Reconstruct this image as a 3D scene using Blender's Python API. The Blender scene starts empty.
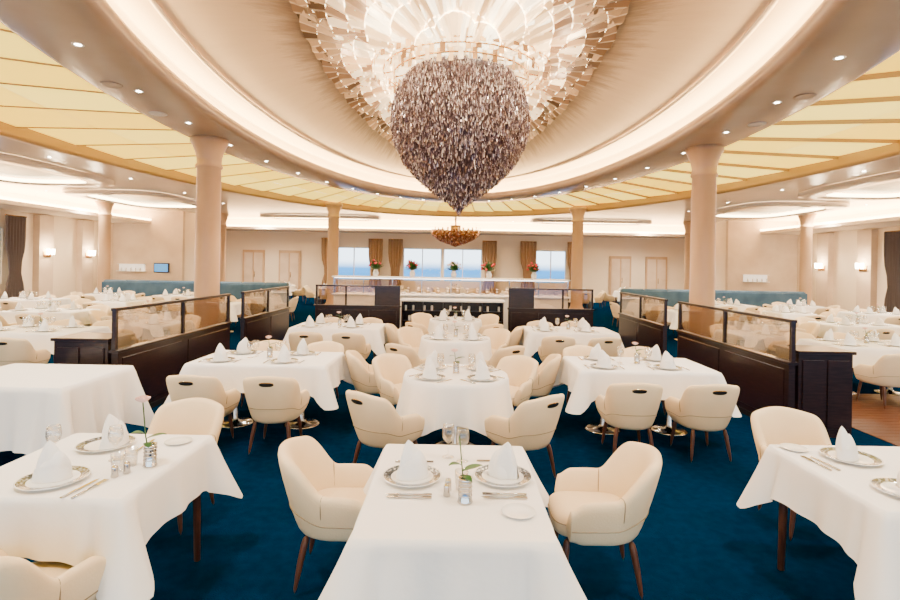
import bpy, math, random
from mathutils import Vector, Matrix, noise
random.seed(7)
S = bpy.context.scene
COL = S.collection
pi = math.pi

# ------------------------------------------------------------------ materials
def mat(name, col, rough=0.5, metal=0.0, emis=None, estr=0.0, bump=0.0, bscale=50.0, col2=None, cscale=5.0,
        sheen=0.0, coat=0.0, stretch=(1,1,1), detail=3.0, spec=0.5):
    m = bpy.data.materials.new(name); m.use_nodes = True
    nt = m.node_tree; N = nt.nodes; L = nt.links
    b = N['Principled BSDF']
    b.inputs['Base Color'].default_value = (*col, 1)
    b.inputs['Roughness'].default_value = rough
    b.inputs['Metallic'].default_value = metal
    b.inputs['Specular IOR Level'].default_value = spec
    if sheen: b.inputs['Sheen Weight'].default_value = sheen
    if coat: b.inputs['Coat Weight'].default_value = coat
    if emis:
        b.inputs['Emission Color'].default_value = (*emis, 1)
        b.inputs['Emission Strength'].default_value = estr
    if bump or col2:
        tc = N.new('ShaderNodeTexCoord'); mp = N.new('ShaderNodeMapping')
        mp.inputs['Scale'].default_value = stretch
        L.new(tc.outputs['Object'], mp.inputs['Vector'])
        if col2:
            n = N.new('ShaderNodeTexNoise'); n.inputs['Scale'].default_value = cscale
            n.inputs['Detail'].default_value = detail
            L.new(mp.outputs[0], n.inputs['Vector'])
            r = N.new('ShaderNodeValToRGB')
            r.color_ramp.elements[0].position = 0.35; r.color_ramp.elements[1].position = 0.65
            r.color_ramp.elements[0].color = (*col, 1); r.color_ramp.elements[1].color = (*col2, 1)
            L.new(n.outputs['Fac'], r.inputs[0]); L.new(r.outputs[0], b.inputs['Base Color'])
        if bump:
            n2 = N.new('ShaderNodeTexNoise'); n2.inputs['Scale'].default_value = bscale
            n2.inputs['Detail'].default_value = 4
            L.new(mp.outputs[0], n2.inputs['Vector'])
            bp = N.new('ShaderNodeBump'); bp.inputs['Strength'].default_value = bump
            bp.inputs['Distance'].default_value = 0.02
            L.new(n2.outputs['Fac'], bp.inputs['Height']); L.new(bp.outputs[0], b.inputs['Normal'])
    return m

def glass_mat(name, tint=(1,1,1), gl=0.12):
    m = bpy.data.materials.new(name); m.use_nodes = True
    nt = m.node_tree; N = nt.nodes; L = nt.links
    N.remove(N['Principled BSDF'])
    t = N.new('ShaderNodeBsdfTransparent'); t.inputs[0].default_value = (*tint, 1)
    g = N.new('ShaderNodeBsdfGlossy'); g.inputs['Roughness'].default_value = 0.03
    fr = N.new('ShaderNodeLayerWeight'); fr.inputs['Blend'].default_value = 0.35
    mx = N.new('ShaderNodeMixShader')
    ma = N.new('ShaderNodeMath'); ma.operation = 'MULTIPLY_ADD'; ma.inputs[1].default_value = 0.6; ma.inputs[2].default_value = gl
    L.new(fr.outputs['Facing'], ma.inputs[0]); L.new(ma.outputs[0], mx.inputs[0])
    L.new(t.outputs[0], mx.inputs[1]); L.new(g.outputs[0], mx.inputs[2])
    L.new(mx.outputs[0], N['Material Output'].inputs['Surface'])
    return m

M = {}
M['carpet'] = mat('carpet', (0.0,0.0125,0.041), 1.0, bump=0.5, bscale=120, col2=(0.0,0.0165,0.052), cscale=14, spec=0.0)
M['woodfloor'] = mat('wood_floor', (0.05,0.016,0.008), 0.4, col2=(0.12,0.045,0.022), cscale=6, stretch=(1,12,1), spec=.2)
M['cream'] = mat('cream_leather', (0.74,0.57,0.35), 0.45, bump=0.12, bscale=90, col2=(0.79,0.62,0.40), cscale=3, spec=.3)
M['seam'] = mat('seam', (0.28,0.19,0.10), 0.6)
M['walnut'] = mat('walnut', (0.045,0.015,0.008), 0.4, col2=(0.09,0.032,0.016), cscale=8, stretch=(6,6,0.6), spec=.3)
M['darkwood'] = mat('dark_wood', (0.008,0.003,0.004), 0.28, col2=(0.020,0.008,0.008), cscale=7, stretch=(1,1,10), coat=0.15, spec=.3)
M['blackmetal'] = mat('dark_metal', (0.02,0.018,0.018), 0.35, 0.6)
M['linen'] = mat('linen', (0.85,0.825,0.81), 0.85, bump=0.4, bscale=5.5, spec=.1)
M['napkin'] = mat('napkin_cloth', (0.90,0.88,0.87), 0.85, bump=0.15, bscale=40, spec=.1)
M['porcelain'] = mat('porcelain', (0.82,0.82,0.82), 0.12, coat=0.5)
M['chrome'] = mat('chrome', (0.52,0.51,0.50), 0.14, 1.0)
M['brass'] = mat('brass', (0.60,0.38,0.17), 0.25, 1.0)
M['glass'] = glass_mat('clear_glass', gl=.06)
M['panelglass'] = glass_mat('partition_glass', (0.88,0.80,0.72), 0.08)
M['leaf'] = mat('leaf', (0.01,0.06,0.01), 0.45, col2=(0.03,0.12,0.015), cscale=20)
M['petalw'] = mat('petal_white', (0.9,0.62,0.55), 0.6)
M['petalp'] = mat('petal_pink', (0.65,0.03,0.05), 0.6)
M['column'] = mat('column_paint', (0.55,0.34,0.18), 0.3, col2=(0.63,0.41,0.24), cscale=2, stretch=(1,1,.3), spec=.4)
M['wall'] = mat('wall_panel', (0.90,0.74,0.54), 0.6, col2=(0.94,0.79,0.60), cscale=0.7)
M['wall2'] = mat('wall_stone', (0.66,0.50,0.35), 0.7, col2=(0.76,0.60,0.44), cscale=1.4)
M['ceil'] = mat('ceiling_paint', (0.76,0.62,0.47), 0.22, col2=(0.82,0.68,0.53), cscale=0.6)
M['band'] = mat('ceiling_band', (0.38,0.27,0.19), 0.22, col2=(0.44,0.32,0.23), cscale=1)
M['trimgold'] = mat('gold_trim', (0.48,0.31,0.15), 0.4, 0.2)
M['cove'] = mat('cove_light', (1,.85,.6), 0.5, emis=(1.0,0.70,0.30), estr=36)
M['covew'] = mat('cove_light_soft', (1,.9,.75), 0.5, emis=(1.0,0.74,0.40), estr=20)
M['lamp'] = mat('lamp_glow', (1,.95,.85), 0.5, emis=(1.0,0.92,0.76), estr=60)
M['sconce'] = mat('sconce_glow', (1,.9,.7), 0.5, emis=(1.0,0.80,0.50), estr=60)
M['curtain'] = mat('curtain_cloth', (0.13,0.10,0.095), 0.8)
M['curtain2'] = mat('curtain_brown', (0.40,0.24,0.13), 0.8)
M['teal'] = mat('blue_upholstery', (0.05,0.105,0.175), 0.5, col2=(0.075,0.145,0.225), cscale=3, spec=.2)
M['white'] = mat('white_lacquer', (0.85,0.81,0.76), 0.3)
M['shelfglow'] = mat('shelf_light', (1,.95,.9), 0.5, emis=(1.0,0.92,0.82), estr=12)
M['niche'] = mat('niche_back', (.9,.85,.8), 0.5, emis=(1.0,0.88,0.74), estr=1.0)
M['screen'] = mat('screen', (0.05,0.2,0.4), 0.2, emis=(0.05,0.30,0.7), estr=1.5)
M['winframe'] = mat('window_frame', (0.8,0.78,0.74), 0.4)
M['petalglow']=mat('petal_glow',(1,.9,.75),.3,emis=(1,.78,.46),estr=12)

def island_mat(name, cols, rough, metal=0, emis=None, estr=0):
    m = bpy.data.materials.new(name); m.use_nodes = True
    nt = m.node_tree; N = nt.nodes; L = nt.links; b = N['Principled BSDF']
    g = N.new('ShaderNodeNewGeometry'); r = N.new('ShaderNodeValToRGB'); r.color_ramp.interpolation = 'LINEAR'
    while len(r.color_ramp.elements) < len(cols): r.color_ramp.elements.new(0.5)
    for i, (p, c) in enumerate(cols):
        r.color_ramp.elements[i].position = p; r.color_ramp.elements[i].color = (*c, 1)
    L.new(g.outputs['Random Per Island'], r.inputs[0]); L.new(r.outputs[0], b.inputs['Base Color'])
    b.inputs['Roughness'].default_value = rough; b.inputs['Metallic'].default_value = metal
    if emis:
        L.new(r.outputs[0], b.inputs['Emission Color']); b.inputs['Emission Strength'].default_value = estr
    return m
M['crystal'] = island_mat('crystal', [(0,(0.055,0.032,0.048)),(0.35,(0.16,0.11,0.135)),(0.68,(0.38,0.30,0.335)),(0.86,(0.80,0.74,0.78)),(1,(1,.98,1))], 0.13, 0.4)  # palest rods imitate sparkle: white highlights put into the random rod colour
M['copper'] = island_mat('copper_crystal', [(0,(0.25,0.08,0.04)),(0.6,(0.5,0.2,0.1)),(1,(0.9,.6,.4))], 0.2, 0.6)
M['yellow'] = island_mat('amber_panel', [(0,(0.95,0.56,0.025)),(0.5,(1.0,0.65,0.055)),(1,(1.0,0.74,0.12))], 0.6, 0, True, 2.4)
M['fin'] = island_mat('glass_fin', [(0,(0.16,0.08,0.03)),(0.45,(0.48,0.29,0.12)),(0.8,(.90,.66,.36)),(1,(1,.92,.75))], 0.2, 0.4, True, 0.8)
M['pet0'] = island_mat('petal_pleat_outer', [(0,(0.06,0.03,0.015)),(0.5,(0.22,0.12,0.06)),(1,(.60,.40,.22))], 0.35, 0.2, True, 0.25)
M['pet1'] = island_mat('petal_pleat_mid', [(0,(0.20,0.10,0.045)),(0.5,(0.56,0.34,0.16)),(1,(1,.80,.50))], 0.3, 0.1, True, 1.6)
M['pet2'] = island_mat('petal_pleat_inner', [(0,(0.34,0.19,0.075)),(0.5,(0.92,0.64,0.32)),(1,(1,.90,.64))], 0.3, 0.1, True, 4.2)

# patterned charger rim
m = bpy.data.materials.new('patterned_rim'); m.use_nodes = True; N = m.node_tree.nodes; L = m.node_tree.links
b = N['Principled BSDF']; tc = N.new('ShaderNodeTexCoord'); v = N.new('ShaderNodeTexVoronoi'); v.inputs['Scale'].default_value = 70
r = N.new('ShaderNodeValToRGB'); r.color_ramp.elements[0].position=.2; r.color_ramp.elements[1].position=.5
r.color_ramp.elements[0].color=(.6,.6,.6,1); r.color_ramp.elements[1].color=(.07,.09,.12,1)
L.new(tc.outputs['Object'], v.inputs['Vector']); L.new(v.outputs['Distance'], r.inputs[0]); L.new(r.outputs[0], b.inputs['Base Color'])
b.inputs['Roughness'].default_value=.2; b.inputs['Metallic'].default_value=.5
M['rim'] = m

# ------------------------------------------------------------------ mesh builder
class MB:
    def __init__(s): s.v=[]; s.f=[]; s.m=[]; s.sm=[]; s.slots=[]
    def mi(s, k):
        if k not in s.slots: s.slots.append(k)
        return s.slots.index(k)
    def add(s, vs, fs, k, smooth=False, T=None):
        o=len(s.v)
        if T is not None: vs=[T @ Vector(p) for p in vs]
        s.v += [tuple(p) for p in vs]; i=s.mi(k)
        for f in fs: s.f.append(tuple(a+o for a in f)); s.m.append(i); s.sm.append(smooth)
    def box(s, x0,x1,y0,y1,z0,z1,k,T=None,c=0.0):
        if c<=0:
            vs=[(x,y,z) for z in (z0,z1) for y in (y0,y1) for x in (x0,x1)]
            s.add(vs,[(0,2,3,1),(4,5,7,6),(0,1,5,4),(2,6,7,3),(0,4,6,2),(1,3,7,5)],k,False,T)
        else:
            def ring(i,z): return [(x0+i,y0+i,z),(x1-i,y0+i,z),(x1-i,y1-i,z),(x0+i,y1-i,z)]
            R=[ring(c,z0),ring(0,z0+c),ring(0,z1-c),ring(c,z1)]
            vs=[p for q in R for p in q]; fs=[(3,2,1,0),(12,13,14,15)]
            for j in range(3):
                for i in range(4):
                    fs.append((j*4+i,j*4+(i+1)%4,(j+1)*4+(i+1)%4,(j+1)*4+i))
            s.add(vs,fs,k,False,T)
    def lathe(s, prof, k, n=24, T=None, smooth=True, cap=True):
        vs=[];fs=[]
        for (r,z) in prof:
            for i in range(n):
                a=2*pi*i/n; vs.append((r*math.cos(a),r*math.sin(a),z))
        for j in range(len(prof)-1):
            for i in range(n):
                fs.append((j*n+i,j*n+(i+1)%n,(j+1)*n+(i+1)%n,(j+1)*n+i))
        if cap:
            if prof[0][0]>1e-4: fs.append(tuple(reversed(range(n))))
            if prof[-1][0]>1e-4: fs.append(tuple((len(prof)-1)*n+i for i in range(n)))
        s.add(vs,fs,k,smooth,T)
    def tube(s, pts, rad, k, n=8, T=None, closed=False):
        pts=[Vector(p) for p in pts]; vs=[];fs=[]; m=len(pts)
        for j,p in enumerate(pts):
            if closed: d=pts[(j+1)%m]-pts[j-1]
            else: d=pts[min(j+1,m-1)]-pts[max(j-1,0)]
            d.normalize(); up=Vector((0,0,1)) if abs(d.z)<.95 else Vector((1,0,0))
            a=d.cross(up).normalized(); b=d.cross(a)
            r=rad[j] if isinstance(rad,(list,tuple)) else rad
            for i in range(n):
                t=2*pi*i/n; vs.append(p+a*r*math.cos(t)+b*r*math.sin(t))
        for j in range(m if closed else m-1):
            q=(j+1)%m
            for i in range(n): fs.append((j*n+i,q*n+i,q*n+(i+1)%n,j*n+(i+1)%n))
        if not closed:
            fs.append(tuple(range(n))); fs.append(tuple(reversed([(m-1)*n+i for i in range(n)])))
        s.add(vs,fs,k,True,T)
    def grid(s, P, k, smooth=True, T=None, cu=False, cv=False):
        nu=len(P); nv=len(P[0]); vs=[p for row in P for p in row]; fs=[]
        for i in range(nu if cu else nu-1):
            for j in range(nv if cv else nv-1):
                a=i; b=(i+1)%nu; c=j; d=(j+1)%nv
                fs.append((a*nv+c,b*nv+c,b*nv+d,a*nv+d))
        s.add(vs,fs,k,smooth,T)
    def mesh(s, name):
        me=bpy.data.meshes.new(name); me.from_pydata(s.v,[],s.f)
        for k in s.slots: me.materials.append(M[k])
        me.polygons.foreach_set('material_index', s.m); me.polygons.foreach_set('use_smooth', s.sm)
        me.update(); return me
    def obj(s, name, loc=(0,0,0), rz=0):
        return place(s.mesh(name), name, loc, rz)
def place(me, name, loc=(0,0,0), rz=0, parent=None, sc=1):
    o=bpy.data.objects.new(name, me); COL.objects.link(o); o.location=loc; o.rotation_euler=(0,0,rz)
    if sc!=1: o.scale=(sc,sc,sc)
    if parent: o.parent=parent
    return o
def TR(x,y,z,rz=0,rx=0,ry=0): return Matrix.Translation((x,y,z)) @ Matrix.Rotation(rz,4,'Z') @ Matrix.Rotation(ry,4,'Y') @ Matrix.Rotation(rx,4,'X')
def sst(a,b,x):
    t=max(0,min(1,(x-a)/(b-a))); return t*t*(3-2*t)

# ------------------------------------------------------------------ dining chair (faces -Y, back at +Y)
def make_chair():
    mb=MB()
    R=0.222; path=[]
    nseg=48; straight=0.20
    half=pi*R/2+straight
    for i in range(nseg+1):
        s=-half+2*half*i/nseg
        a=abs(s); sg=1 if s>=0 else -1
        if a<=pi*R/2:
            th=a/R; x=sg*R*math.sin(th); y=R*math.cos(th); nx=sg*math.sin(th); ny=math.cos(th)
        else:
            d=a-pi*R/2; x=sg*(R+0.012*d/straight); y=-d; nx=sg; ny=0
        path.append((x,y,nx,ny,a))
    P=[]
    for (x,y,nx,ny,a) in path:
        bk=1-sst(0.16,0.30,a)            # back-ness
        h=0.575+0.220*bk - 0.035*sst(0.0,0.2,a)*bk
        ef=sst(half-0.08,half,a)
        h-=0.045*ef+.01*sst(.33,half,a)
        lean=0.085*bk+0.02
        th=0.034+.006*bk
        zb=0.305+0.02*ef
        def pt(off,z):
            f=(z-zb)/(h-zb); o=off+lean*f-0.03*(1-f)
            return (x+nx*o, y+ny*o, z)
        hm=(zb+h)/2
        P.append([pt(-th*.8,zb+.01), pt(-th*.2,zb), pt(th*.7,zb+.005), pt(th*1.0,zb+.06), pt(th*1.15,hm), pt(th*1.0,h-.05), pt(th*.75,h-.015),
                  pt(0,h), pt(-th*.75,h-.015), pt(-th*1.0,h-.05), pt(-th*1.3,hm), pt(-th,zb+.06)])
    mb.grid(P,'cream',cv=True)
    nv=12
    for e,row in ((0,P[0]),(1,P[-1])):
        c=[sum(p[i] for p in row)/nv for i in range(3)]; c[1]-=0.03
        vs=[tuple(c)]+row
        fs=[(0,1+(j+1)%nv,1+j) if e==0 else (0,1+j,1+(j+1)%nv) for j in range(nv)]
        mb.add(vs,fs,'cream',True)
    C=[]
    for (ins,z) in ((0.05,.32),(0.0,.335),(0.0,.415),(0.012,.44),(0.05,.457),(0.14,.465)):
        row=[]
        for i in range(36):
            t=2*pi*i/36; c,sn=math.cos(t),math.sin(t); e=0.5
            rx=.205-ins; ry=.24-ins
            row.append((rx*math.copysign(abs(c)**e,c), -0.045+ry*math.copysign(abs(sn)**e,sn), z))
        C.append(row)
    mb.grid(C,'cream',cv=True)
    mb.add(C[-1],[tuple(range(36))],'cream',True)
    mb.add(C[0],[tuple(reversed(range(36)))],'cream',True)
    mb.tube([(p[0]*1.01,p[1]*1.0,.41) for p in C[2]],.004,'seam',5,closed=True)
    out=[]
    for row,(x,y,nx,ny,a) in zip(P,path):
        out.append(Vector(row[3]).lerp(Vector(row[4]),0.55)+Vector((nx,ny,0))*0.002)
    mb.tube(out,0.0035,'seam',5)
    for idx in range(1,len(path)-1):
        a0=path[idx][4]; a1=path[idx+1][4]
        if (a0-.275)*(a1-.275)<0:
            row=P[idx]; n_=Vector((path[idx][2],path[idx][3],0))
            mb.tube([Vector(row[4])+n_*.001,Vector(row[5])+n_*.001,Vector(row[6])+n_*.001,Vector(row[7])+Vector((0,0,.0)),Vector(row[8])-n_*.001,Vector(row[9])-n_*.001,Vector(row[10])-n_*.001],.0045,'seam',5)
    def onback(xo,z,ex):
        th=xo/ (R+.07); f=(z-.305)/(.795-.305); o=.039+.115*f-.03*(1-f)+ex
        return ((R+o)*math.sin(th),(R+o)*math.cos(th),z)
    st=[];n=28
    for i in range(n):
        t=2*pi*i/n; cx=math.cos(t); sx=math.sin(t)
        st.append((0.058*math.copysign(abs(cx)**.7,cx), 0.71+0.018*sx))
    mb.tube([onback(a,z,-0.010) for a,z in st],0.006,'brass',6,closed=True)
    c=[onback(0,.71,-0.003)]+[onback(a,z,-0.003) for a,z in st]
    mb.add(c,[(0,1+i,1+(i+1)%n) for i in range(n)],'blackmetal',True)
    for sx in (-1,1):
        for (yy,sp) in ((-.20,-.03),(.15,.06)):
            mb.tube([(sx*.15,yy,.33),(sx*.17,yy+sp*.5,.2),(sx*.195,yy+sp,0)],[.026,.021,.013],'walnut',8)
    mb.tube([(-.155,-.2,.305),(.155,-.2,.305)],.014,'walnut',6)
    mb.tube([(-.155,.15,.305),(.155,.15,.305)],.014,'walnut',6)
    me=mb.mesh('dining_chair')
    o=bpy.data.objects.new('tmp',me); COL.objects.link(o)
    mod=o.modifiers.new('s','SUBSURF'); mod.levels=1; mod.render_levels=1
    dg=bpy.context.evaluated_depsgraph_get(); me2=bpy.data.meshes.new_from_object(o.evaluated_get(dg))
    bpy.data.objects.remove(o); me2.name='dining_chair_mesh'
    return me2
CHAIR=make_chair()
JIT=random.Random(11)
def chair(x,y,face,j=0):
    if j: x+=JIT.uniform(-.03,.03); y+=JIT.uniform(-.02,.02); face+=JIT.uniform(-7,7)
    return place(CHAIR,'dining_chair',(x,y,0),math.radians(face+90))

# ------------------------------------------------------------------ tables
def cloth(mb, hx, hy, drop, cdrop, rnd=False, H=0.755, seed=1, flare=0.10, folds=9, wave=.022):
    n=220; rng=random.Random(seed)
    base=[]
    if rnd:
        for i in range(n):
            a=2*pi*i/n; base.append((hx*math.cos(a),hx*math.sin(a),math.cos(a),math.sin(a),0.5+0.5*math.cos(4*a+pi)))
    else:
        rc=0.02
        pts=[]
        def side(x0,y0,x1,y1,nx,ny,m):
            for i in range(m):
                t=(i+.0)/m
                pts.append((x0+(x1-x0)*t,y0+(y1-y0)*t,nx,ny))
        m=46
        side(hx,-hy+rc,hx,hy-rc,1,0,m)
        for i in range(9):
            a=pi/2*i/9; pts.append((hx-rc+rc*math.cos(a),hy-rc+rc*math.sin(a),math.cos(a),math.sin(a)))
        side(hx-rc,hy,-hx+rc,hy,0,1,m)
        for i in range(9):
            a=pi/2+pi/2*i/9; pts.append((-hx+rc+rc*math.cos(a),hy-rc+rc*math.sin(a),math.cos(a),math.sin(a)))
        side(-hx,hy-rc,-hx,-hy+rc,-1,0,m)
        for i in range(9):
            a=pi+pi/2*i/9; pts.append((-hx+rc+rc*math.cos(a),-hy+rc+rc*math.sin(a),math.cos(a),math.sin(a)))
        side(-hx+rc,-hy,hx-rc,-hy,0,-1,m)
        for i in range(9):
            a=1.5*pi+pi/2*i/9; pts.append((hx-rc+rc*math.cos(a),-hy+rc+rc*math.sin(a),math.cos(a),math.sin(a)))
        for (x,y,nx,ny) in pts:
            d=min(math.hypot(abs(x)-hx,abs(y)-hy),9)
            base.append((x,y,nx,ny,math.exp(-(d/0.12)**2)))
        n=len(base)
    ph=[rng.uniform(0,6) for _ in range(4)]
    rows=[]; K=12
    inner=[(x*.97,y*.97,H) for (x,y,*_) in base]
    rows.append(inner)
    rows.append([(x*.995,y*.995,H-.001) for (x,y,*_) in base])
    for k in range(1,K+1):
        f=k/K; row=[]
        for i,(x,y,nx,ny,c) in enumerate(base):
            u=i/n*2*pi
            if rnd:
                w=math.sin(folds*u+ph[0]+.6*math.sin(3*u+ph[1]))*0.6+0.3*math.sin(2*folds*u+ph[2])
                wx,wy=nx,ny
            else:
                w=0.5*math.sin(folds*u+ph[0]+.8*math.sin(2*u+ph[1]))+0.3*math.sin(5*u+ph[2])+.25*math.sin(2.3*folds*u+ph[3])
                dx=math.copysign(1,x)*c*.8; dy=math.copysign(1,y)*c*.8
                wx,wy=nx*(1-c*.3)+dx*.5,ny*(1-c*.3)+dy*.5
            dd=drop+(cdrop-drop)*(c**1.3)
            off=0.006+flare*(0.30+0.70*c)*f**1.1*(dd/0.3)**.5+ (wave*w*f**1.3)*(1-0.5*c)
            if not rnd:
                off-=0.05*f*math.exp(-((c-.40)/.17)**2)
            z=H-0.004-dd*f*(1-0.02*w)
            row.append((x+wx*off,y+wy*off,z))
        rows.append(row)
    mb.grid(rows,'linen',cv=True)
    mb.add(rows[0],[tuple(range(n))],'linen',False)

def table_mesh(kind,seed=1):
    mb=MB()
    if kind=='rect': hx,hy=.415,.555; cloth(mb,hx,hy,.24,.42,False,seed=seed,flare=.17,wave=.03)
    if kind=='sq4': hx,hy=.43,.45; cloth(mb,hx,hy,.26,.42,False,seed=seed,flare=.12,wave=.035)
    if kind=='wide': hx,hy=.75,.45; cloth(mb,hx,hy,.28,.42,False,seed=seed,flare=.12,wave=.04)
    if kind=='round': hx=hy=.52; cloth(mb,hx,hy,.36,.50,True,seed=seed,flare=.10,folds=12,wave=.045)
    if kind=='long': hx,hy=.62,.50; cloth(mb,hx,hy,.52,.68,False,seed=seed,flare=.12,folds=14,wave=.075)
    if kind=='round': mb.lathe([(.49,.715),(.5,.72),(.5,.74)],'walnut',32)
    else: mb.box(-hx+.02,hx-.02,-hy+.02,hy-.02,.715,.74,'walnut',c=.004)
    if kind in('rect','round'):
        mb.lathe([(.24,0),(.245,.008),(.2,.018),(.06,.03),(.038,.06),(.034,.66),(.06,.70),(.14,.716)],'chrome',28)
    elif kind=='wide':
        for s_ in(-.38,.38):
            mb.lathe([(.2,0),(.205,.008),(.17,.018),(.05,.03),(.034,.06),(.03,.66),(.06,.70),(.12,.716)],'chrome',24,TR(s_,0,0))
    else:
        for sx in(-1,1):
            for sy in(-1,1):
                mb.tube([(sx*(hx-.07),sy*(hy-.07),.716),(sx*(hx-.06),sy*(hy-.06),0)],[.03,.02],'walnut',8)
        mb.box(-hx+.06,hx-.06,-hy+.05,-hy+.075,.66,.716,'walnut'); mb.box(-hx+.06,hx-.06,hy-.075,hy-.05,.66,.716,'walnut')
    return mb.mesh('dining_table_'+kind)
TM={k:table_mesh(k,i+3) for i,k in enumerate(('rect','sq4','wide','round','long'))}
def table(kind,x,y,rz=0): return place(TM[kind],'dining_table',(x,y,0),math.radians(rz))
ZT=0.757

# ------------------------------------------------------------------ table ware
def add_plate(mb,T=None,n=40):
    mb.lathe([(.0,.004),(.085,.004),(.092,.006),(.108,.011)],'porcelain',n,T,cap=False)
    mb.lathe([(.108,.011),(.145,.018)],'rim',n,T,cap=False)
    mb.lathe([(.145,.018),(.150,.019),(.1515,.0175)],'porcelain',n,T,cap=False)
    mb.lathe([(.1515,.0175),(.105,.008),(.085,.0),(.0,.0)],'porcelain',n,T,cap=False)
def add_napkin(mb,T=None,n=32):
    for (hh,w,d,tx,ty,ph) in ((.185,.064,.036,-.022,.014,0.3),(.135,.070,.042,.034,-.004,1.4)):
        rows=[]
        for j in range(13):
            f=j/12; row=[]
            s_=(1-f**2.0)**.75*(1+.10*math.sin(pi*f))
            for i in range(n):
                a=2*pi*i/n
                pl=1+.13*math.cos(5*a+ph*4)*(1-f*.7)
                row.append((w*s_*pl*math.cos(a)+tx*f*f, d*s_*pl*math.sin(a)+ty*f, hh*f))
            rows.append(row)
        mb.grid(rows,'napkin',cv=True,T=T)
    rows=[]
    for j in range(4):
        f=j/3; row=[]
        for i in range(15):
            a=-pi*1.05+pi*1.1*i/14
            row.append(((.086-.010*f)*math.cos(a),(.060-.012*f)*math.sin(a),.0+(.045+.03*math.sin(-a))*f))
        rows.append(row)
    mb.grid(rows,'napkin',T=T)
def add_glass(mb,T=None,n=20,k='glass'):
    mb.lathe([(.0,.0),(.033,.001),(.033,.003),(.006,.008),(.0038,.02),(.0038,.075),(.012,.086),(.03,.105),(.037,.13),(.036,.155),(.030,.185),
              (.029,.185),(.034,.155),(.035,.13),(.028,.107),(.0,.09)],k,n,T,cap=False)
def add_tumbler(mb,T=None,n=18):
    mb.lathe([(0,0),(.028,0),(.034,.09),(.032,.09),(.027,.006),(0,.006)],'glass',n,T,cap=False)
def add_knife(mb,T=None):
    mb.box(-.006,.006,-.11,-.02,0.002,.008,'chrome',T,c=.001)
    mb.add([(-.006,-.02,.003),(.007,-.02,.003),(.011,.05,.003),(.006,.11,.003),(-.005,.09,.003),(-.006,-.02,.006),(.007,-.02,.006),(.011,.05,.005),(.006,.11,.004),(-.005,.09,.005)],
           [(4,3,2,1,0),(5,6,7,8,9),(0,1,6,5),(1,2,7,6),(2,3,8,7),(3,4,9,8),(4,0,5,9)],'chrome',False,T)
def add_fork(mb,T=None):
    mb.tube([(0,-.11,.004),(0,-.03,.005),(0,.03,.007)],[.006,.004,.004],'chrome',6,T)
    mb.box(-.012,.012,.03,.05,.004,.007,'chrome',T)
    for x in(-.0105,-.0035,.0035,.0105): mb.box(x-.0016,x+.0016,.05,.1,.004,.007,'chrome',T)
def add_spoonplate(mb,T=None):
    mb.lathe([(0,.003),(.05,.003),(.075,.012),(.076,.011),(.05,0),(0,0)],'porcelain',28,T,cap=False)
def mesh_of(fn,name):
    mb=MB(); fn(mb); return mb.mesh(name)
PL=mesh_of(add_plate,'plate'); NP=mesh_of(add_napkin,'napkin'); GL=mesh_of(add_glass,'wineglass'); KN=mesh_of(add_knife,'knife'); FK=mesh_of(add_fork,'fork')
SP=mesh_of(add_spoonplate,'sideplate'); TU=mesh_of(add_tumbler,'tumbler')
def add_vase(mb,T=None,flower=None,lean=.03,hh=.26):
    mb.lathe([(.034,0),(.036,.004),(.032,.010),(.030,.10),(.033,.115),(.030,.115),(.027,.10),(.026,.02),(0,.02)],'chrome',20,T,cap=False)
    for z in(.03,.05,.07,.09): mb.lathe([(.031,z),(.034,z+.004),(.031,z+.008)],'chrome',20,T,cap=False)
    q=T if T is not None else Matrix.Identity(4)
    mb.tube([(0,0,.03),(-lean*.5,0,.15),(-lean,0.01,hh)],.0032,'leaf',6,q)
    def leafat(p,dirv,L_=.08,w=.02):
        d=Vector(dirv).normalized(); sd=d.cross(Vector((0,0,1))).normalized(); P=[]
        for j in range(8):
            f=j/7; c=Vector(p)+d*L_*f+Vector((0,0,-.03*f*f)); ww=w*math.sin(pi*(f*.95+.04))
            P.append([c-sd*ww+Vector((0,0,.004)),c,c+sd*ww+Vector((0,0,.004))])
        mb.grid(P,'leaf',T=q)
    leafat((-lean*.5,0,.14),(1,.3,.5),.11,.026); leafat((-lean*.7,0,.17),(-1,-.4,.6),.07,.02); leafat((-lean*.4,0,.12),(.6,-.8,.3),.07,.02)
    if flower:
        cx,cy,cz=-lean,.01,hh
        for ring,(nn,r_,t_) in enumerate(((3,.014,.2),(5,.027,.5),(6,.037,.9))):
            for i in range(nn):
                a=2*pi*i/nn+ring; P=[]
                for j in range(5):
                    f=j/4; rr=r_*math.sin(f*pi*.55)*1.0; zz=.04*f*(1-t_*.35)
                    P.append([(cx+rr*math.cos(a+da*(1-.2*f)),cy+rr*math.sin(a+da*(1-.2*f)),cz-.01+zz) for da in(-.65,-.3,0,.3,.65)])
                mb.grid(P,flower,T=q)
def setting_mesh(pts):
    mb=MB()
    for (x,y,a) in pts:
        add_plate(mb,TR(x,y,0,a),20); add_napkin(mb,TR(x,y,.008,a+random.uniform(-.5,.5)),16)
        add_glass(mb,TR(x*.45+.07*math.sin(a),y*.45+.12*math.cos(a)*.5,0),10)
        c,s_=math.cos(a),math.sin(a)
        add_knife(mb,TR(x+c*.19,y+s_*.19,0,a)); add_fork(mb,TR(x-c*.19,y-s_*.19,0,a))
    add_vase(mb,TR(0,0,0),'petalw',.02,.22)
    return mb.mesh('table_setting')
S_4=setting_mesh([(-.45,-.25,0),(.25,-.25,0),(-.4,.25,pi),(.3,.25,pi)])
S_R=setting_mesh([(-.25,-.25,-.7),(.25,-.25,.7),(-.25,.25,-2.4),(.25,.25,2.4)])
S_S=setting_mesh([(-.22,-.22,0),(.22,-.22,0),(-.22,.22,pi),(.22,.22,pi)])
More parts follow.
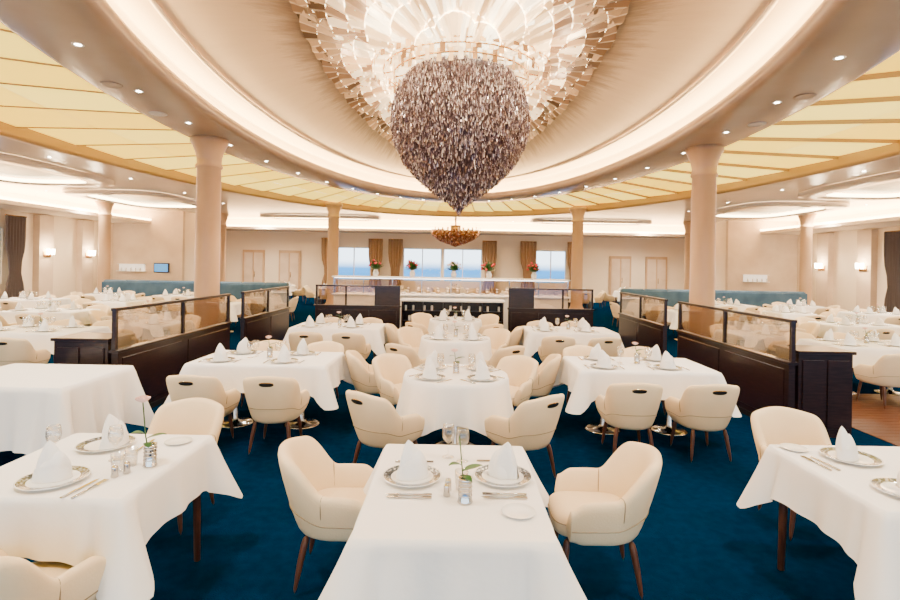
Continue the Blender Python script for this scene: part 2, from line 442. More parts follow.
def setting(me,x,y,rz=0): return place(me,'place_settings',(x,y,ZT),math.radians(rz))

# --- front centre table
table('rect',0.015,2.615)
place(PL,'dinner_plate',(-.20,2.66,ZT)); place(NP,'folded_napkin',(-.20,2.67,ZT+.005),.3)
place(PL,'dinner_plate',(.265,2.68,ZT)); place(NP,'folded_napkin',(.27,2.69,ZT+.005),2.9)
mb=MB(); add_vase(mb,None,None,.03,.30); mb.obj('bud_vase',(.065,2.40,ZT))
mb=MB(); add_vase(mb,None,'petalw',.05,.34); VZ=mb.mesh('bud_vase')
place(GL,'wine_glass',(.06,2.90,ZT)); place(GL,'wine_glass',(-.02,2.96,ZT)); place(TU,'water_tumbler',(.05,2.54,ZT))
place(SP,'bread_plate',(.30,2.30,ZT))
place(KN,'table_knife',(-.2,2.46,ZT),pi/2); place(FK,'dinner_fork',(-.2,2.87,ZT),-pi/2)
place(KN,'table_knife',(.25,2.90,ZT),pi/2+pi); place(FK,'dinner_fork',(.25,2.48,ZT),pi/2)
place(KN,'table_knife',(-.2,2.43,ZT),pi/2); place(KN,'table_knife',(.25,2.445,ZT),pi/2)
def shaker():
    mb=MB(); mb.lathe([(.016,0),(.018,.003),(.015,.02),(.016,.045),(.013,.055),(.0,.062)],'chrome',16,cap=False); return mb.mesh('shaker')
SH=shaker()
place(SH,'salt_shaker',(-.02,2.46,ZT)); place(SH,'pepper_shaker',(-.015,2.52,ZT))
chair(-.66,3.08,3); chair(.87,3.08,177)

# --- front left table
table('sq4',-1.93,2.82)
place(PL,'dinner_plate',(-1.95,2.55,ZT)); place(NP,'folded_napkin',(-1.97,2.57,ZT+.005),.3)
place(PL,'dinner_plate',(-2.02,3.04,ZT)); place(NP,'folded_napkin',(-1.98,3.05,ZT+.005),1.2)
place(VZ,'bud_vase',(-1.60,2.76,ZT))
place(TU,'water_tumbler',(-1.70,2.76,ZT)); place(TU,'water_tumbler',(-1.72,2.68,ZT)); place(GL,'wine_glass',(-2.16,2.82,ZT)); place(GL,'wine_glass',(-1.83,2.83,ZT))
place(SH,'salt_shaker',(-1.66,2.66,ZT)); place(SH,'pepper_shaker',(-1.69,2.61,ZT))
place(KN,'table_knife',(-1.76,2.47,ZT),-.1); place(FK,'dinner_fork',(-1.71,2.47,ZT),-.1)
place(KN,'table_knife',(-1.80,3.06,ZT),.1); place(SP,'bread_plate',(-1.64,3.12,ZT))
chair(-1.98,3.70,-92); chair(-1.80,2.16,84)

# --- front right table
table('sq4',2.42,2.83)
place(PL,'dinner_plate',(2.33,3.04,ZT)); place(NP,'folded_napkin',(2.31,3.05,ZT+.005),.6)
place(PL,'dinner_plate',(2.27,2.58,ZT)); place(NP,'folded_napkin',(2.30,2.58,ZT+.005),1.8)
place(KN,'table_knife',(2.12,2.96,ZT),.1); place(FK,'dinner_fork',(2.07,2.96,ZT),.1); place(GL,'wine_glass',(2.55,2.80,ZT)); place(SP,'bread_plate',(2.10,3.19,ZT))
place(VZ,'bud_vase',(2.70,2.62,ZT))
chair(2.52,3.74,-95); chair(2.6,2.06,85)

# --- centre axis round tables
for cy in (5.25,7.9,10.5):
    table('round',0.03,cy); setting(S_R,0.03,cy)
    chair(-.58,cy-.70,52,cy>6); chair(.62,cy-.70,128,cy>6); chair(-.58,cy+.68,-52,1); chair(.64,cy+.68,-128,1)

# --- mid side tables inside the partitions
for sg in(-1,1):
    x0=2.1*sg
    table('wide',x0,5.95); setting(S_4,x0,5.95)
    chair(x0-.36,5.15,88); chair(x0+.36,5.15,92); chair(x0-.36,6.75,-90,1); chair(x0+.36,6.75,-90,1)
    chair(x0-sg*1.14,6.35,90+sg*80)
    table('wide',2.0*sg,9.1); setting(S_4,2.0*sg,9.1)
    chair(2.0*sg-.36,8.30,90,1); chair(2.0*sg+.36,8.30,90,1); chair(2.0*sg-.36,9.9,-90,1); chair(2.0*sg+.36,9.9,-90,1)
    chair(sg*.90,9.25,90+sg*80,1)
table('long',-3.92,4.88)

# --- outer dining areas
for sg in(-1,1):
    for xi,ax in enumerate((6.0,8.5,11.0,13.6)):
        for yi,ay in enumerate((5.2,8.0,10.8,13.6,16.2)):
            if ax<7 and ay<6 : continue
            if abs(ay-16.2)<.1 and xi==3: continue
            x=sg*(ax+(.35 if yi%2 else 0)); y=ay+.15*xi
            kind='wide' if (xi+yi)%2 else 'sq4'
            if ax<7 and 10<ay<11: x=sg*6.35
            table(kind,x,y); setting(S_4 if kind=='wide' else S_S,x,y)
            if kind=='wide':
                for dx in(-.37,.37): chair(x+dx,y-.80,90,1); chair(x+dx,y+.80,-90,1)
            else:
                chair(x-.80,y,0,1); chair(x+.80,y,180,1); chair(x,y+.82,-90,1); chair(x,y-.82,90,1)
for (x,y) in ((-8,20.6),(-5.5,23.0),(-10.5,20.8),(5.5,23.0),(8,20.6),(10.6,20.8),(-2.5,22.5),(2.5,22.5),(-8,24.2),(8,24.2),(0,25.2)):
    table('sq4',x,y); setting(S_S,x,y); chair(x-.80,y,0,1); chair(x+.80,y,180,1); chair(x,y+.82,-90,1); chair(x,y-.82,90,1)

# ------------------------------------------------------------------ partitions
def partition(x,y0,y1,sg,name='glass_partition'):
    mb=MB(); t=.035
    mb.box(x-t,x+t,y0,y1,0,.80,'darkwood',c=.004)
    mb.box(x-t-.02,x+t+.02,y0-.02,y1+.02,.80,.835,'darkwood',c=.004)
    mb.box(x-t-.005,x+t+.005,y0,y1,0,.07,'blackmetal')
    n=max(1,round((y1-y0)/1.5))
    for i in range(n+1):
        yy=y0+(y1-y0)*i/n
        mb.box(x-.022,x+.022,yy-.022,yy+.022,.835,1.27,'darkwood')
    mb.box(x-.03,x+.03,y0-.03,y1+.03,1.27,1.305,'darkwood',c=.004)
    mb.box(x-.005,x+.005,y0+.02,y1-.02,.84,1.27,'panelglass')
    for i in range(n):
        a=y0+(y1-y0)*i/n+.08; b_=y0+(y1-y0)*(i+1)/n-.08
        mb.box(x-t-.008,x+t+.008,a,b_,.14,.74,'darkwood',c=.006)
    return mb.obj(name)
for sg in(-1,1):
    X=3.78*sg
    partition(X,5.8,8.7,sg); partition(X,9.3,11.8,sg)
    mb=MB()
    xa,xb=sorted((X+sg*.06,X+sg*.66))
    mb.box(xa,xb,5.78,6.2,0,.93,'darkwood',c=.006); mb.box(xa-.02,xb+.02,5.75,6.23,.93,.965,'darkwood',c=.004)
    xm=(xa+xb)/2
    mb.box(xa+.04,xm-.02,5.765,5.78,.1,.86,'darkwood',c=.003); mb.box(xm+.02,xb-.04,5.765,5.78,.1,.86,'darkwood',c=.003)
    mb.obj('service_cabinet')
    mb=MB()
    xi,xo=1.25*sg,3.2*sg
    a,b_=sorted((xi,xo)); y=12.0
    mb.box(a,b_,y-.04,y+.04,0,.85,'darkwood',c=.004); mb.box(a-.02,b_+.02,y-.06,y+.06,.85,.885,'darkwood')
    mb.box(a,b_,y-.03,y+.03,1.31,1.345,'darkwood',c=.004)
    c0,c1=sorted((xi,xi+sg*.55)); mb.box(c0,c1,y-.035,y+.035,.885,1.31,'darkwood')
    for xx in (xi+sg*.57,xi+sg*1.25,xo-sg*.02): mb.box(xx-.02,xx+.02,y-.02,y+.02,.885,1.31,'darkwood')
    g0,g1=sorted((xi+sg*.6,xo-sg*.04)); mb.box(g0,g1,y-.005,y+.005,.885,1.31,'panelglass')
    for i in range(3):
        p=a+.06+i*(b_-a-.06)/3; mb.box(p,p+(b_-a)/3-.1,y-.052,y-.04,.12,.78,'darkwood',c=.004)
    mb.obj('glass_divider')

# ------------------------------------------------------------------ serving station
mb=MB()
mb.box(-1.35,1.25,13.3,13.9,0,.12,'blackmetal'); mb.box(-1.4,1.3,13.25,13.95,.9,.95,'white',c=.01)
mb.box(-1.35,1.25,13.55,13.9,.12,.9,'darkwood')
for i in range(6):
    xx=-1.35+i*.516; mb.box(xx,xx+.03,13.3,13.56,.12,.9,'darkwood')
for z in(.38,.64): mb.box(-1.35,1.25,13.32,13.56,z,z+.02,'darkwood')
for i in range(26):
    xx=-1.25+i*.096
    for z in(.40,.66):
        if abs(((xx+1.35)%.516)-.015)>.045 and (i*7+int(z*10))%5<2: mb.lathe([(.025,0),(.03,.02),(.03,.13),(.0,.14)],'white' if i%3 else 'porcelain',10,TR(xx,13.42,z),cap=False)
mb.box(-3.3,3.1,14.2,14.9,0,.98,'white',c=.01); mb.box(-3.35,3.15,14.15,14.95,.98,1.02,'white',c=.01)
mb.box(-3.3,3.1,14.25,14.27,1.02,1.44,'panelglass')
for i in range(9):
    xx=-3.3+i*.8; mb.box(xx-.012,xx+.012,14.22,14.3,1.02,1.46,'chrome')
mb.box(-3.35,3.15,14.15,14.75,1.46,1.50,'white',c=.008); mb.box(-3.3,3.1,14.25,14.7,1.448,1.46,'shelfglow')
for i in range(46):
    xx=-3.2+i*.137
    mb.lathe([(.05,0),(.07,.03),(.075,.05)],'porcelain',12,TR(xx,14.5,1.02)) if i%2 else add_glass(mb,TR(xx,14.45,1.02),8)
mb.obj('serving_station')

def bouquet(x,y,z,fl):
    mb=MB(); mb.lathe([(.05,0),(.07,.02),(.085,.10),(.05,.17),(.055,.19)],'porcelain',16,cap=False)
    rng=random.Random(int(x*100)+900)
    for i in range(90):
        a=rng.uniform(0,2*pi); e=rng.uniform(.1,1.35); L_=rng.uniform(.14,.32)
        d=Vector((math.cos(a)*math.cos(e),math.sin(a)*math.cos(e),math.sin(e))); p=Vector((0,0,.18)); q=p+d*L_
        sd=d.cross(Vector((0,0,1))); sd.normalize()
        mb.grid([[p-sd*.004,p+sd*.004],[p+d*L_*.6-sd*.036,p+d*L_*.6+sd*.036],[q-sd*.003,q+sd*.003]],'leaf')
    for i in range(14):
        a=rng.uniform(0,2*pi); e=rng.uniform(.25,1.5); L_=rng.uniform(.18,.28)
        q=Vector((math.cos(a)*math.cos(e)*L_,math.sin(a)*math.cos(e)*L_,.18+math.sin(e)*L_))
        for w,h_ in((.035,.0),(.024,.018)):
            mb.lathe([(.004,-.02+h_),(w,-.005+h_),(w*.9,.012+h_),(w*.4,.02+h_)],fl,8,TR(*q))
    return mb.obj('flower_arrangement',(x,y,z))
for i,(x,f) in enumerate(((-2.2,'petalp'),(-1.18,'petalp'),(-.03,'petalw'),(.95,'petalp'),(2.2,'petalp'))): bouquet(x,14.45,1.50,f)

# ------------------------------------------------------------------ banquettes
for sg in(-1,1):
    mb=MB(); a,b_=sorted((5.9*sg,12.4*sg)); n=8
    for i in range(n):
        p=a+(b_-a)*i/n; q=a+(b_-a)*(i+1)/n
        mb.box(p+.01,q-.01,18.35,18.55,.42,1.12,'teal',c=.04); mb.box(p+.01,q-.01,18.5,19.1,.30,.48,'teal',c=.04)
    mb.box(a,b_,18.38,19.05,0,.30,'darkwood'); mb.box(a-.02,b_+.02,18.30,18.36,0,1.05,'teal',c=.01)
    mb.obj('banquette')

# ------------------------------------------------------------------ columns
def column(x,y,H,r=.235,name='column'):
    mb=MB()
    mb.lathe([(r*1.5,0),(r*1.5,.10),(r*1.35,.13),(r*1.15,.2),(r*1.02,.28),(r,.34),(r*.98,H*.5),(r*.96,H-.62),(r*1.08,H-.60),(r*1.1,H-.56),(r*.98,H-.52),
              (r*1.0,H-.42),(r*1.12,H-.30),(r*1.38,H-.14),(r*1.52,H-.10),(r*1.52,H-.04),(r*1.4,H)],'column',40)
    return mb.obj(name,(x,y,0))
for sg in(-1,1):
    column(4.95*sg,10.4,4.3); column(5.0*sg,21.3,4.3); column(13.9*sg,20.6,4.18,.22)
    column(11.5*sg,25.6,4.18,.2)

# ------------------------------------------------------------------ room shell
def simple(name,fn):
    mb=MB(); fn(mb); return mb.obj(name)
simple('floor',lambda m:m.box(-18,18,-6,31,-.1,0,'carpet'))
mb=MB()
y=5.0
while y<7.8:
    mb.box(4.75,9.2,y,y+.115,0.0,.008,'woodfloor'); y+=.12
mb.obj('floor_wood_inlay')
def wall_y(name,x0,x1,y0,y1,H,ops,k='wall'):
    mb=MB(); c=y0
    for (a,b_,z0,z1) in ops:
        mb.box(x0,x1,c,a,0,H,k); mb.box(x0,x1,a,b_,0,z0,k); mb.box(x0,x1,a,b_,z1,H,k); c=b_
    mb.box(x0,x1,c,y1,0,H,k); return mb.obj(name)
def wall_x(name,y0,y1,x0,x1,H,ops,k='wall'):
    mb=MB(); c=x0
    for (a,b_,z0,z1) in ops:
        mb.box(c,a,y0,y1,0,H,k); mb.box(a,b_,y0,y1,0,z0,k); mb.box(a,b_,y0,y1,z1,H,k); c=b_
    mb.box(c,x1,y0,y1,0,H,k); return mb.obj(name)
wops=[(2,4.4,.9,2.9),(7,9.4,.9,2.9),(12,14.4,.9,2.9),(16.6,18.6,.9,2.9)]
wall_y('wall_left',-16.4,-16.2,-6,24.6,4.4,wops); wall_y('wall_right',16.2,16.4,-6,24.6,4.4,wops)
bops=[(-6.6,-4.7,.9,2.75),(-2.9,-.75,.9,2.75),(-.65,1.5,.9,2.75),(4.5,6.2,.9,2.75)]
wall_x('wall_back',29,29.2,-13.2,13.2,4.4,bops)
wall_x('wall_back_left',24.6,24.8,-16.4,-12.9,4.4,[],'wall2'); wall_x('wall_back_right',24.6,24.8,12.9,16.4,4.4,[],'wall2')
wall_y('wall_return_left',-13.1,-12.9,24.8,29.2,4.4,[]); wall_y('wall_return_right',12.9,13.1,24.8,29.2,4.4,[])
wn=1
def window(axis,c,a,b_,z0,z1):
    global wn
    mb=MB(); t=.05
    def bx(u0,u1,w0,w1,z0_,z1_,k):
        if axis=='x': mb.box(u0,u1,w0,w1,z0_,z1_,k)
        else: mb.box(w0,w1,u0,u1,z0_,z1_,k)
    bx(a,b_,c-.06,c+.06,z0,z0+t,'winframe'); bx(a,b_,c-.06,c+.06,z1-t,z1,'winframe')
    n=2
    for i in range(n+1):
        u=a+(b_-a-t)*i/n; bx(u,u+t,c-.05,c+.05,z0+t,z1-t,'winframe')
    bx(a+t,b_-t,c-.004,c+.004,z0+t,z1-t,'glass')
    mb.obj('window_%d'%wn); wn+=1
for (a,b_,z0,z1) in bops: window('x',29.1,a,b_,z0,z1)
for s_ in(-16.3,16.3):
    for (a,b_,z0,z1) in wops: window('y',s_,a,b_,z0,z1)
def curtain(axis,c,a,b_,z0,z1,k='curtain',waves=7,amp=.07):
    mb=MB(); P=[];n=waves*10
    for i in range(n+1):
        f=i/n; u=a+(b_-a)*f; row=[]
        for j in range(9):
            g=j/8; z=z0+(z1-z0)*g
            pinch=1-.45*math.exp(-((g-.42)/.16)**2)
            uu=(a+b_)/2+(u-(a+b_)/2)*pinch
            w=c+amp*math.sin(f*waves*2*pi)*(.7+.3*g)
            row.append((uu,w,z) if axis=='x' else (w,uu,z))
        P.append(row)
    mb.grid(P,k)
    mb.tube([(a,c,z1),(b_,c,z1)] if axis=='x' else [(c,a,z1),(c,b_,z1)],.03,'brass',8)
    return mb.obj('curtain')
for s_ in(-1,1):
    for (a,b_,_,_) in wops:
        curtain('y',s_*15.98,a-.75,a+.15,.05,3.35); curtain('y',s_*15.98,b_-.15,b_+.75,.05,3.35)
for (a,b_) in ((-7.4,-6.5),(-4.8,-4.0),(-3.7,-2.9),(1.5,2.3),(3.6,4.5),(6.2,7.0)):
    curtain('x',28.75,a,b_,.05,3.2,'curtain2',5,.06)
def sconce(x,y,sg):
    mb=MB()
    for dy in(-.12,.12):
        mb.lathe([(.045,0),(.06,.02),(.07,.20),(.055,.22)],'sconce',14,TR(x,y+dy,1.98)); mb.lathe([(.0,-.02),(.03,-.015),(.05,0)],'brass',12,TR(x,y+dy,1.98),cap=False)
        mb.tube([(x,y+dy,1.97),(x+sg*.14,y+dy,1.95)],.012,'brass',6)
    mb.box(min(x+sg*.12,x+sg*.16),max(x+sg*.12,x+sg*.16),y-.18,y+.18,1.88,2.1,'brass')
    mb.obj('wall_sconce')
np_=0
for s_ in(-1,1):
    for yy in (10.7,15.5,20.3,22.6):
        xa,xb=sorted((s_*16.2,s_*15.95))
        simple('trim_%d'%(np_+1),lambda m:m.box(xa,xb,yy-.35,yy+.35,0,3.5,'wall2',c=.01)); np_+=1
        sconce(s_*15.79,yy,s_)
for (xa,xb) in ((-15.9,-14.6),(13.6,14.8)):
    simple('display_shelf',lambda m:(m.box(xa,xb,24.40,24.6,1.28,1.32,'white'),m.box(xa,xb,24.46,24.6,1.62,1.65,'white'),m.box(xa+.05,xb-.05,24.56,24.6,1.32,1.62,'niche'),
        [m.lathe([(.03,0),(.05,.05),(.03,.14),(.035,.16)],'porcelain',12,TR(xa+.2+q*.22,24.48,1.32)) for q in range(5)]))
simple('wall_screen',lambda m:(m.box(-14.2,-13.5,24.52,24.6,1.25,1.70,'blackmetal',c=.01),m.box(-14.16,-13.54,24.50,24.52,1.29,1.66,'screen')))
for i,dx in enumerate((-11.2,-9.2,9.2,11.2)):
    simple('door_%d'%(i+1),lambda m:(m.box(dx-.6,dx+.6,28.9,28.998,0,2.5,'column',c=.01),m.box(dx-.5,dx-.04,28.87,28.9,.15,2.35,'wall2',c=.006),m.box(dx+.04,dx+.5,28.87,28.9,.15,2.35,'wall2',c=.006),m.tube([(dx+.08,28.84,1.0),(dx+.08,28.84,1.3)],.015,'brass',6)))
simple('baseboard_left',lambda m:m.box(-16.2,-16.16,-6,24.6,0,.15,'darkwood')); simple('baseboard_right',lambda m:m.box(16.16,16.2,-6,24.6,0,.15,'darkwood'))
simple('baseboard_back',lambda m:m.box(-12.9,12.9,28.96,29.0,0,.15,'darkwood'))

# ------------------------------------------------------------------ ceiling
CY=10.0; NE=256
def ell(a,b_,z,n=NE): return [(a*math.cos(2*pi*i/n),CY+b_*math.sin(2*pi*i/n),z) for i in range(n)]
A0,B0=4.15,9.2; A1,B1=5.35,10.3; A2,B2=8.5,14.5
mb=MB()
outer=[]
for i in range(NE):
    a=2*pi*i/NE; c,s_=math.cos(a)*A2,math.sin(a)*B2
    t=1e9
    if abs(c)>1e-6: t=min(t,18.0/abs(c))
    if s_>1e-6: t=min(t,20.5/s_)
    if s_<-1e-6: t=min(t,16.0/-s_)
    outer.append((c*t,CY+s_*t,4.18))
mb.grid([outer,ell(A2+.12,B2+.12,4.18)],'ceil',False,cv=True)
mb.grid([ell(A2+.12,B2+.12,4.18),ell(A2+.10,B2+.10,4.12),ell(A2-.05,B2-.05,4.12),ell(A2-.06,B2-.06,4.20),ell(A2-.01,B2-.01,4.48)],'trimgold',True,cv=True)
mb.box(-18,18,-6,31,6.6,6.7,'ceil')
mb.grid([ell(A1,B1,4.48),ell(A1,B1,4.30)],'band',True,cv=True)
mb.grid([ell(A1,B1,4.30),ell(A1-.1,B1-.1,4.27),ell(A0+.12,B0+.12,4.27),ell(A0+.02,B0+.02,4.31),ell(A0,B0,4.42),ell(A0+.05,B0+.05,4.50)],'band',True,cv=True)
mb.grid([ell(A0+.05,B0+.05,4.50),ell(A0+.32,B0+.32,4.50)],'cove',True,cv=True)
mb.grid([ell(A0+.32,B0+.32,4.50),ell(A0+.32,B0+.32,4.82),ell(A0+.2,B0+.2,4.86)],'ceil',True,cv=True)
mb.tube(ell(A0-.12,B0-.12,4.93),.035,'ceil',8,closed=True)
mb.obj('ceiling')
mb=MB(); n=60
for i in range(n):
    for (f0,f1) in ((0,.5),(.5,1)):
        sub=4
        a0=2*pi*i/n; a1=2*pi*(i+1)/n
        P=[]
        for q in range(sub+1):
            a=a0+(a1-a0)*q/sub
            P.append([((A1+(A2-A1)*f)*math.cos(a),CY+(B1+(B2-B1)*f)*math.sin(a),4.36+.05*q/sub) for f in(f0+.002,f1-.002)])
        mb.grid(P,'yellow',False)
mb.obj('ceiling_amber_panels')
mb=MB()
for i in range(n):
    a=2*pi*i/n; c,s_=math.cos(a),math.sin(a)
    p=Vector((A1*c,CY+B1*s_,4.37)); q=Vector((A2*c,CY+B2*s_,4.37)); d=(q-p).normalized(); w=Vector((-d.y,d.x,0))*.014
    vs=[p-w,p+w,q+w,q-w]; vs=[v_-Vector((0,0,.03)) for v_ in vs]+[v_+Vector((0,0,.06)) for v_ in vs]
    mb.add(vs,[(0,1,2,3),(0,4,5,1),(1,5,6,2),(2,6,7,3),(3,7,4,0)],'trimgold')
mb.obj('trim_amber_ribs')

# dome
PV=1.35; PU=.96
def domez(t): return 4.84+0.95*(1-t**2.2)
mdm=bpy.data.materials.new('dome_finish'); mdm.use_nodes=True; N=mdm.node_tree.nodes; L=mdm.node_tree.links; b=N['Principled BSDF']
def MT(op,a,b_=None,c=None):
    n_=N.new('ShaderNodeMath'); n_.operation=op
    for i_,v_ in enumerate((a,b_,c)):
        if v_ is None: continue
        if isinstance(v_,(int,float)): n_.inputs[i_].default_value=v_
        else: L.new(v_,n_.inputs[i_])
    return n_.outputs[0]
tc=N.new('ShaderNodeTexCoord'); sx=N.new('ShaderNodeSeparateXYZ'); L.new(tc.outputs['Object'],sx.inputs[0])
X=MT('DIVIDE',sx.outputs[0],(A0+.22)*PU); Y=MT('DIVIDE',MT('SUBTRACT',sx.outputs[1],CY),(B0+.22)*PV)
T_=MT('SQRT',MT('ADD',MT('MULTIPLY',X,X),MT('MULTIPLY',Y,Y))); ANG=MT('ARCTAN2',Y,X)
cb=N.new('ShaderNodeCombineXYZ'); L.new(MT('MULTIPLY',MT('COSINE',ANG),16.0),cb.inputs[0]); L.new(MT('MULTIPLY',MT('SINE',ANG),16.0),cb.inputs[1]); L.new(MT('MULTIPLY',T_,2.0),cb.inputs[2])
nz=N.new('ShaderNodeTexNoise'); nz.inputs['Scale'].default_value=2.6; nz.inputs['Detail'].default_value=7; nz.inputs['Roughness'].default_value=.75; L.new(cb.outputs[0],nz.inputs['Vector'])
ramp=N.new('ShaderNodeValToRGB'); L.new(MT('ADD',T_,MT('MULTIPLY',MT('SUBTRACT',nz.outputs['Fac'],.5),.24)),ramp.inputs[0])
cols=[(0,(.6,.42,.25)),(.45,(.24,.14,.08)),(.57,(.12,.065,.04)),(.64,(.26,.17,.11)),(.72,(.56,.42,.31)),(.86,(.64,.50,.39)),(1,(.72,.57,.43))]
while len(ramp.color_ramp.elements)<len(cols): ramp.color_ramp.elements.new(.5)
for e,(p,c) in zip(ramp.color_ramp.elements,cols): e.position=p; e.color=(*c,1)
L.new(ramp.outputs[0],b.inputs['Base Color']); b.inputs['Roughness'].default_value=.36; b.inputs['Metallic'].default_value=.1
M['dome']=mdm
mb=MB(); rows=[]
for j in range(41):
    t=1-j/40*.995; rows.append(ell((A0+.22)*t,(B0+.22)*t,domez(t)))
mb.grid(rows,'dome',True,cv=True); mb.add(rows[-1],[tuple(range(NE))],'dome')
mb.obj('ceiling_dome')
# pleated shell petals fixed below the dome, overlapping in rings
mb=MB()
def dpt(u,v,dz=.03):
    u*=PU; v*=PV
    t=min(.99,math.hypot(u,v)); return ((A0+.22)*u,CY+(B0+.22)*v,domez(t)-dz)
PW=14
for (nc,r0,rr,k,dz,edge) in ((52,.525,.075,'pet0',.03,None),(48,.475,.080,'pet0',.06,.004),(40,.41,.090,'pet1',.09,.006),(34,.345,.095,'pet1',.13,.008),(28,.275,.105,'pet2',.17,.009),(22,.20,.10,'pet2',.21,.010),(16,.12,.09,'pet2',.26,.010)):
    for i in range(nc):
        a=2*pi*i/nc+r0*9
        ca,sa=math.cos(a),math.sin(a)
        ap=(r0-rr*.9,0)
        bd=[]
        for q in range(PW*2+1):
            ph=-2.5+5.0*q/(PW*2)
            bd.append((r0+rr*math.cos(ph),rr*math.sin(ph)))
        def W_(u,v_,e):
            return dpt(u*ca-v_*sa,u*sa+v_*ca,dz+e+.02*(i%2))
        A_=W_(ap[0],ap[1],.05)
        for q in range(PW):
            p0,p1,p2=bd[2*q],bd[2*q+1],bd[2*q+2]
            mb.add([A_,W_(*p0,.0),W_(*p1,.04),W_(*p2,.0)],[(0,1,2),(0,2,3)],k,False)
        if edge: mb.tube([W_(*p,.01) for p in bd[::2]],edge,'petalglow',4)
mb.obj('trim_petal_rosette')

# ------------------------------------------------------------------ chandeliers
def prof(z,P):
    for (z0,r0),(z1,r1) in zip(P,P[1:]):
        if z1<=z<=z0: f=(z0-z)/(z0-z1); return r0+(r1-r0)*f
    return 0
def chandelier(loc,PR,n,k,rodL,rodW,fins,name):
    mb=MB(); rng=random.Random(3); zt=PR[0][0]; zb=PR[-1][0]
    cnt=0
    while cnt<n:
        z=rng.uniform(zb,zt); r=prof(z,PR)
        if rng.random()>(r+.05)/1.3 : continue
        cnt+=1
        rr=r*(1-.16*rng.random()**2); a=rng.uniform(0,2*pi)
        L_=rodL*rng.uniform(.6,1.3); w=rodW*rng.uniform(.7,1.3)
        T=TR(rr*math.cos(a),rr*math.sin(a),z,rng.uniform(0,3),rng.uniform(-.25,.25),rng.uniform(-.25,.25))
        vs=[(w,0,-L_*.35),(0,w,-L_*.35),(-w,0,-L_*.35),(0,-w,-L_*.35),(0,0,L_*.5),(0,0,-L_*.5)]
        mb.add(vs,[(0,1,4),(1,2,4),(2,3,4),(3,0,4),(1,0,5),(2,1,5),(3,2,5),(0,3,5)],k,False,T)
    mb.lathe([(max(.01,r*.84),z) for z,r in PR],'chandcore',40,cap=False)
    mb.lathe([(.25,zt-.05),(.25,zt+.3)],'brass',24)
    for (R_,z0,z1,nn) in fins:
        for i in range(nn):
            a=2*pi*i/nn+rng.uniform(-.02,.02); h=rng.uniform(.75,1.2)*(z1-z0)
            T=TR(R_*math.cos(a),R_*math.sin(a),z0+rng.uniform(-.05,.05),a+pi/2+rng.uniform(-.2,.2),rng.uniform(-.2,.1))
            mb.box(-.045*R_/1.4,.045*R_/1.4,-.006,.006,0,h,'fin',T)
        mb.tube([(R_*math.cos(q*2*pi/60),R_*math.sin(q*2*pi/60),z0+.1) for q in range(60)],.015,'brass',6,closed=True)
        for q in range(8):
            a=q*pi/4; mb.tube([(.2*math.cos(a),.2*math.sin(a),zt+.05),(R_*math.cos(a),R_*math.sin(a),z0+.1)],.012,'brass',6)
    return mb.obj(name,loc)
M['chandcore']=mat('chandelier_core',(.06,.04,.05),.4,.5)
PR=[(5.66,.55),(5.55,.80),(5.35,1.03),(5.05,1.21),(4.75,1.29),(4.4,1.30),(4.1,1.23),(3.8,1.08),(3.55,.88),(3.35,.66),(3.2,.46),(3.08,.28),(2.97,.14),(2.88,.05),(2.82,.01)]
ch1=chandelier((0.05,9.8,0),PR,25000,'crystal',.085,.0105,[(1.26,5.26,5.50,40),(1.45,5.34,5.60,46),(1.66,5.40,5.66,50)],'crystal_chandelier')
PR2=[(3.45,1.15),(3.3,1.1),(3.1,.85),(2.95,.5),(2.85,.2),(2.78,.02)]
ch2=chandelier((0,25.0,0),PR2,2500,'copper',.14,.03,[(1.2,3.4,3.6,30)],'crystal_chandelier')
mb=MB(); mb.tube([(0,0,3.5),(0,0,4.18)],.04,'brass',8)
o=mb.obj('stem'); o.parent=ch2

# ------------------------------------------------------------------ soffits and tray lights in outer ceiling
for s_ in(-1,1):
    xa,xb=sorted((s_*16.2,s_*14.4))
    simple('trim_soffit_%s'%('left' if s_<0 else 'right'),lambda m:(m.box(xa,xb,-6,24.6,3.55,3.7,'ceil',c=.02),m.box(xa+(.1 if s_<0 else -.0),xb-(0.0 if s_<0 else .1),-6,24.6,3.72,3.78,'covew')))
simple('trim_soffit_back',lambda m:(m.box(-12.9,12.9,27.4,29,3.55,3.7,'ceil',c=.02),m.box(-12.9,12.9,27.45,28.9,3.72,3.78,'covew')))
def oval_tray(cx,cy,a,b_,name):
    mb=MB(); n=80
    def e(da,z):
        out=[]
        for i in range(n):
            t=2*pi*i/n; c,s2=math.cos(t),math.sin(t); p=.5
            out.append((cx+(a+da)*math.copysign(abs(c)**p,c),cy+(b_+da)*math.copysign(abs(s2)**p,s2),z))
        return out
    mb.grid([e(0,4.175),e(0,4.08),e(-.1,4.05),e(-.55,4.05),e(-.6,4.08)],'ceil',True,cv=True)
    mb.grid([e(-.6,4.08),e(-.66,4.165),e(-.72,4.165)],'covew',True,cv=True)
    mb.obj(name)
tn=1
for s_ in(-1,1):
    for cy in(7,13.5,20): oval_tray(s_*11.9,cy,1.9,2.6,'trim_tray_%d'%tn); tn+=1
    oval_tray(s_*6.8,26.3,3.0,.9,'trim_tray_%d'%tn); tn+=1
mb=MB()
def dl(x,y,z): mb.lathe([(.0,z),(.038,z)],'lamp',12,TR(x,y,0),cap=False); mb.lathe([(.038,z-.002),(.06,z-.006),(.065,z)],'white',14,TR(x,y,0),cap=False)
for i in range(36):
    a=2*pi*(i+.5)/36; dl((A0+.6)*math.cos(a),CY+(B0+.55)*math.sin(a),4.266)
for s_ in(-1,1):
    for yy in range(0,24,3):
        for xx in(9.4,14.2):
            if (xx/(A2+.3))**2+((yy-CY)/(B2+.3))**2>1: dl(s_*xx,yy,4.172)
for xx in range(-12,13,3): dl(xx,27.3,4.172)
mb.obj('recessed_downlights')
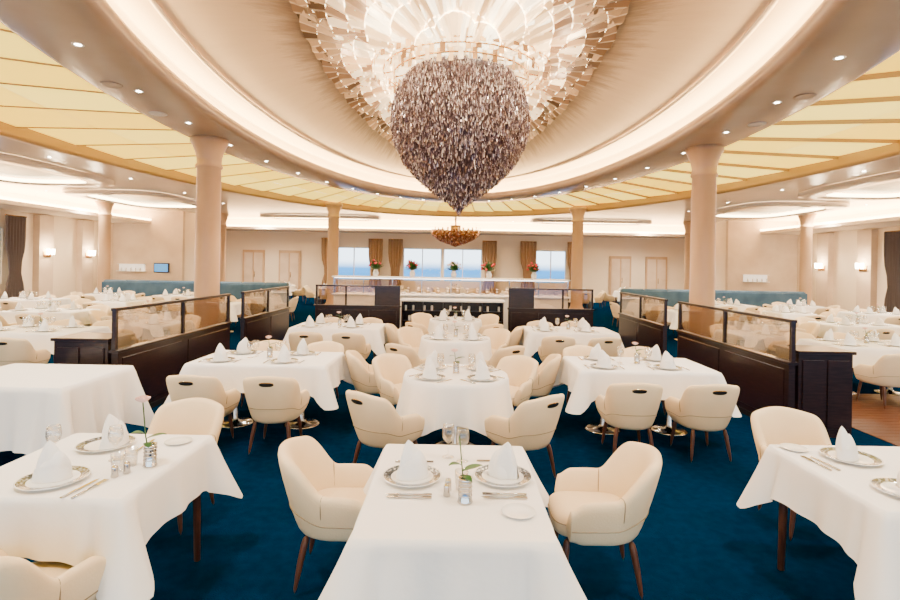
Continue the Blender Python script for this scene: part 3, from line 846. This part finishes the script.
for (x,y) in((-4.8,7.2),(4.8,7.2),(-4.95,8.6),(4.95,8.6)):
    mb=MB(); mb.lathe([(0,4.262),(.10,4.262),(.13,4.255),(.14,4.268)],'band' if y<8 else 'white',20,TR(0,0,0),cap=False); mb.obj('ceiling_vent',(x,y,0))

# ------------------------------------------------------------------ lights
def spot(x,y,z,E,size=150,col=(1,.86,.68),r=.2):
    l=bpy.data.lights.new('downlight','SPOT'); l.energy=E; l.spot_size=math.radians(size); l.spot_blend=1; l.color=col; l.shadow_soft_size=r
    o=bpy.data.objects.new('downlight',l); COL.objects.link(o); o.location=(x,y,z)
def point(x,y,z,E,col=(1,.76,.48),r=.12):
    l=bpy.data.lights.new('bulb','POINT'); l.energy=E; l.color=col; l.shadow_soft_size=r
    o=bpy.data.objects.new('bulb',l); COL.objects.link(o); o.location=(x,y,z)
for (x,y) in ((-2.2,2.2),(2.2,2.2),(-4.9,4.5),(4.9,4.5),(-2.5,6.2),(2.5,6.2),(-3,11.5),(3,11.5),(0,15.5)):
    spot(x,y,4.15,540,col=(1,.92,.82),r=.13)
for s_ in(-1,1):
    for (x,y) in((8.8,6),(12.5,8),(8.8,12),(12.8,14),(9.0,18),(14,20),(6,24),(10,27)):
        spot(s_*x,y,4.0,1250,r=.3)
spot(0,27,3.9,1200); spot(0,20,3.9,800)
for i in range(8):
    a=2*pi*i/8+.2; point(.05+1.9*math.cos(a),9.8+2.2*math.sin(a),5.05,42)
for s_ in(-1,1):
    for yy in(15.5,20.3,22.6): point(s_*15.6,yy,2.2,80)
W=bpy.data.worlds.new('World'); S.world=W; W.use_nodes=True; N=W.node_tree.nodes; L=W.node_tree.links
bg=N['Background']; tc=N.new('ShaderNodeTexCoord'); sx=N.new('ShaderNodeSeparateXYZ'); rp=N.new('ShaderNodeValToRGB')
L.new(tc.outputs['Generated'],sx.inputs[0]); mr=N.new('ShaderNodeMapRange'); mr.inputs[1].default_value=-.3; mr.inputs[2].default_value=.3
L.new(sx.outputs[2],mr.inputs[0]); L.new(mr.outputs[0],rp.inputs[0])
rp.color_ramp.elements[0].position=.485; rp.color_ramp.elements[0].color=(.03,.20,.50,1)
rp.color_ramp.elements[1].position=.51; rp.color_ramp.elements[1].color=(.74,.88,1,1)
L.new(rp.outputs[0],bg.inputs[0]); bg.inputs[1].default_value=5.0

# ------------------------------------------------------------------ camera
cam=bpy.data.cameras.new('camera'); co=bpy.data.objects.new('camera',cam); COL.objects.link(co)
cam.sensor_width=36; cam.lens=520/900*36; cam.shift_x=-5/900; cam.shift_y=-35/900; cam.clip_start=.05; cam.clip_end=200
co.matrix_world=Matrix.Translation((0,0,1.85)) @ Matrix.Rotation(math.radians(90),4,'X') @ Matrix.Rotation(math.radians(1.0),4,'Z')
S.camera=co
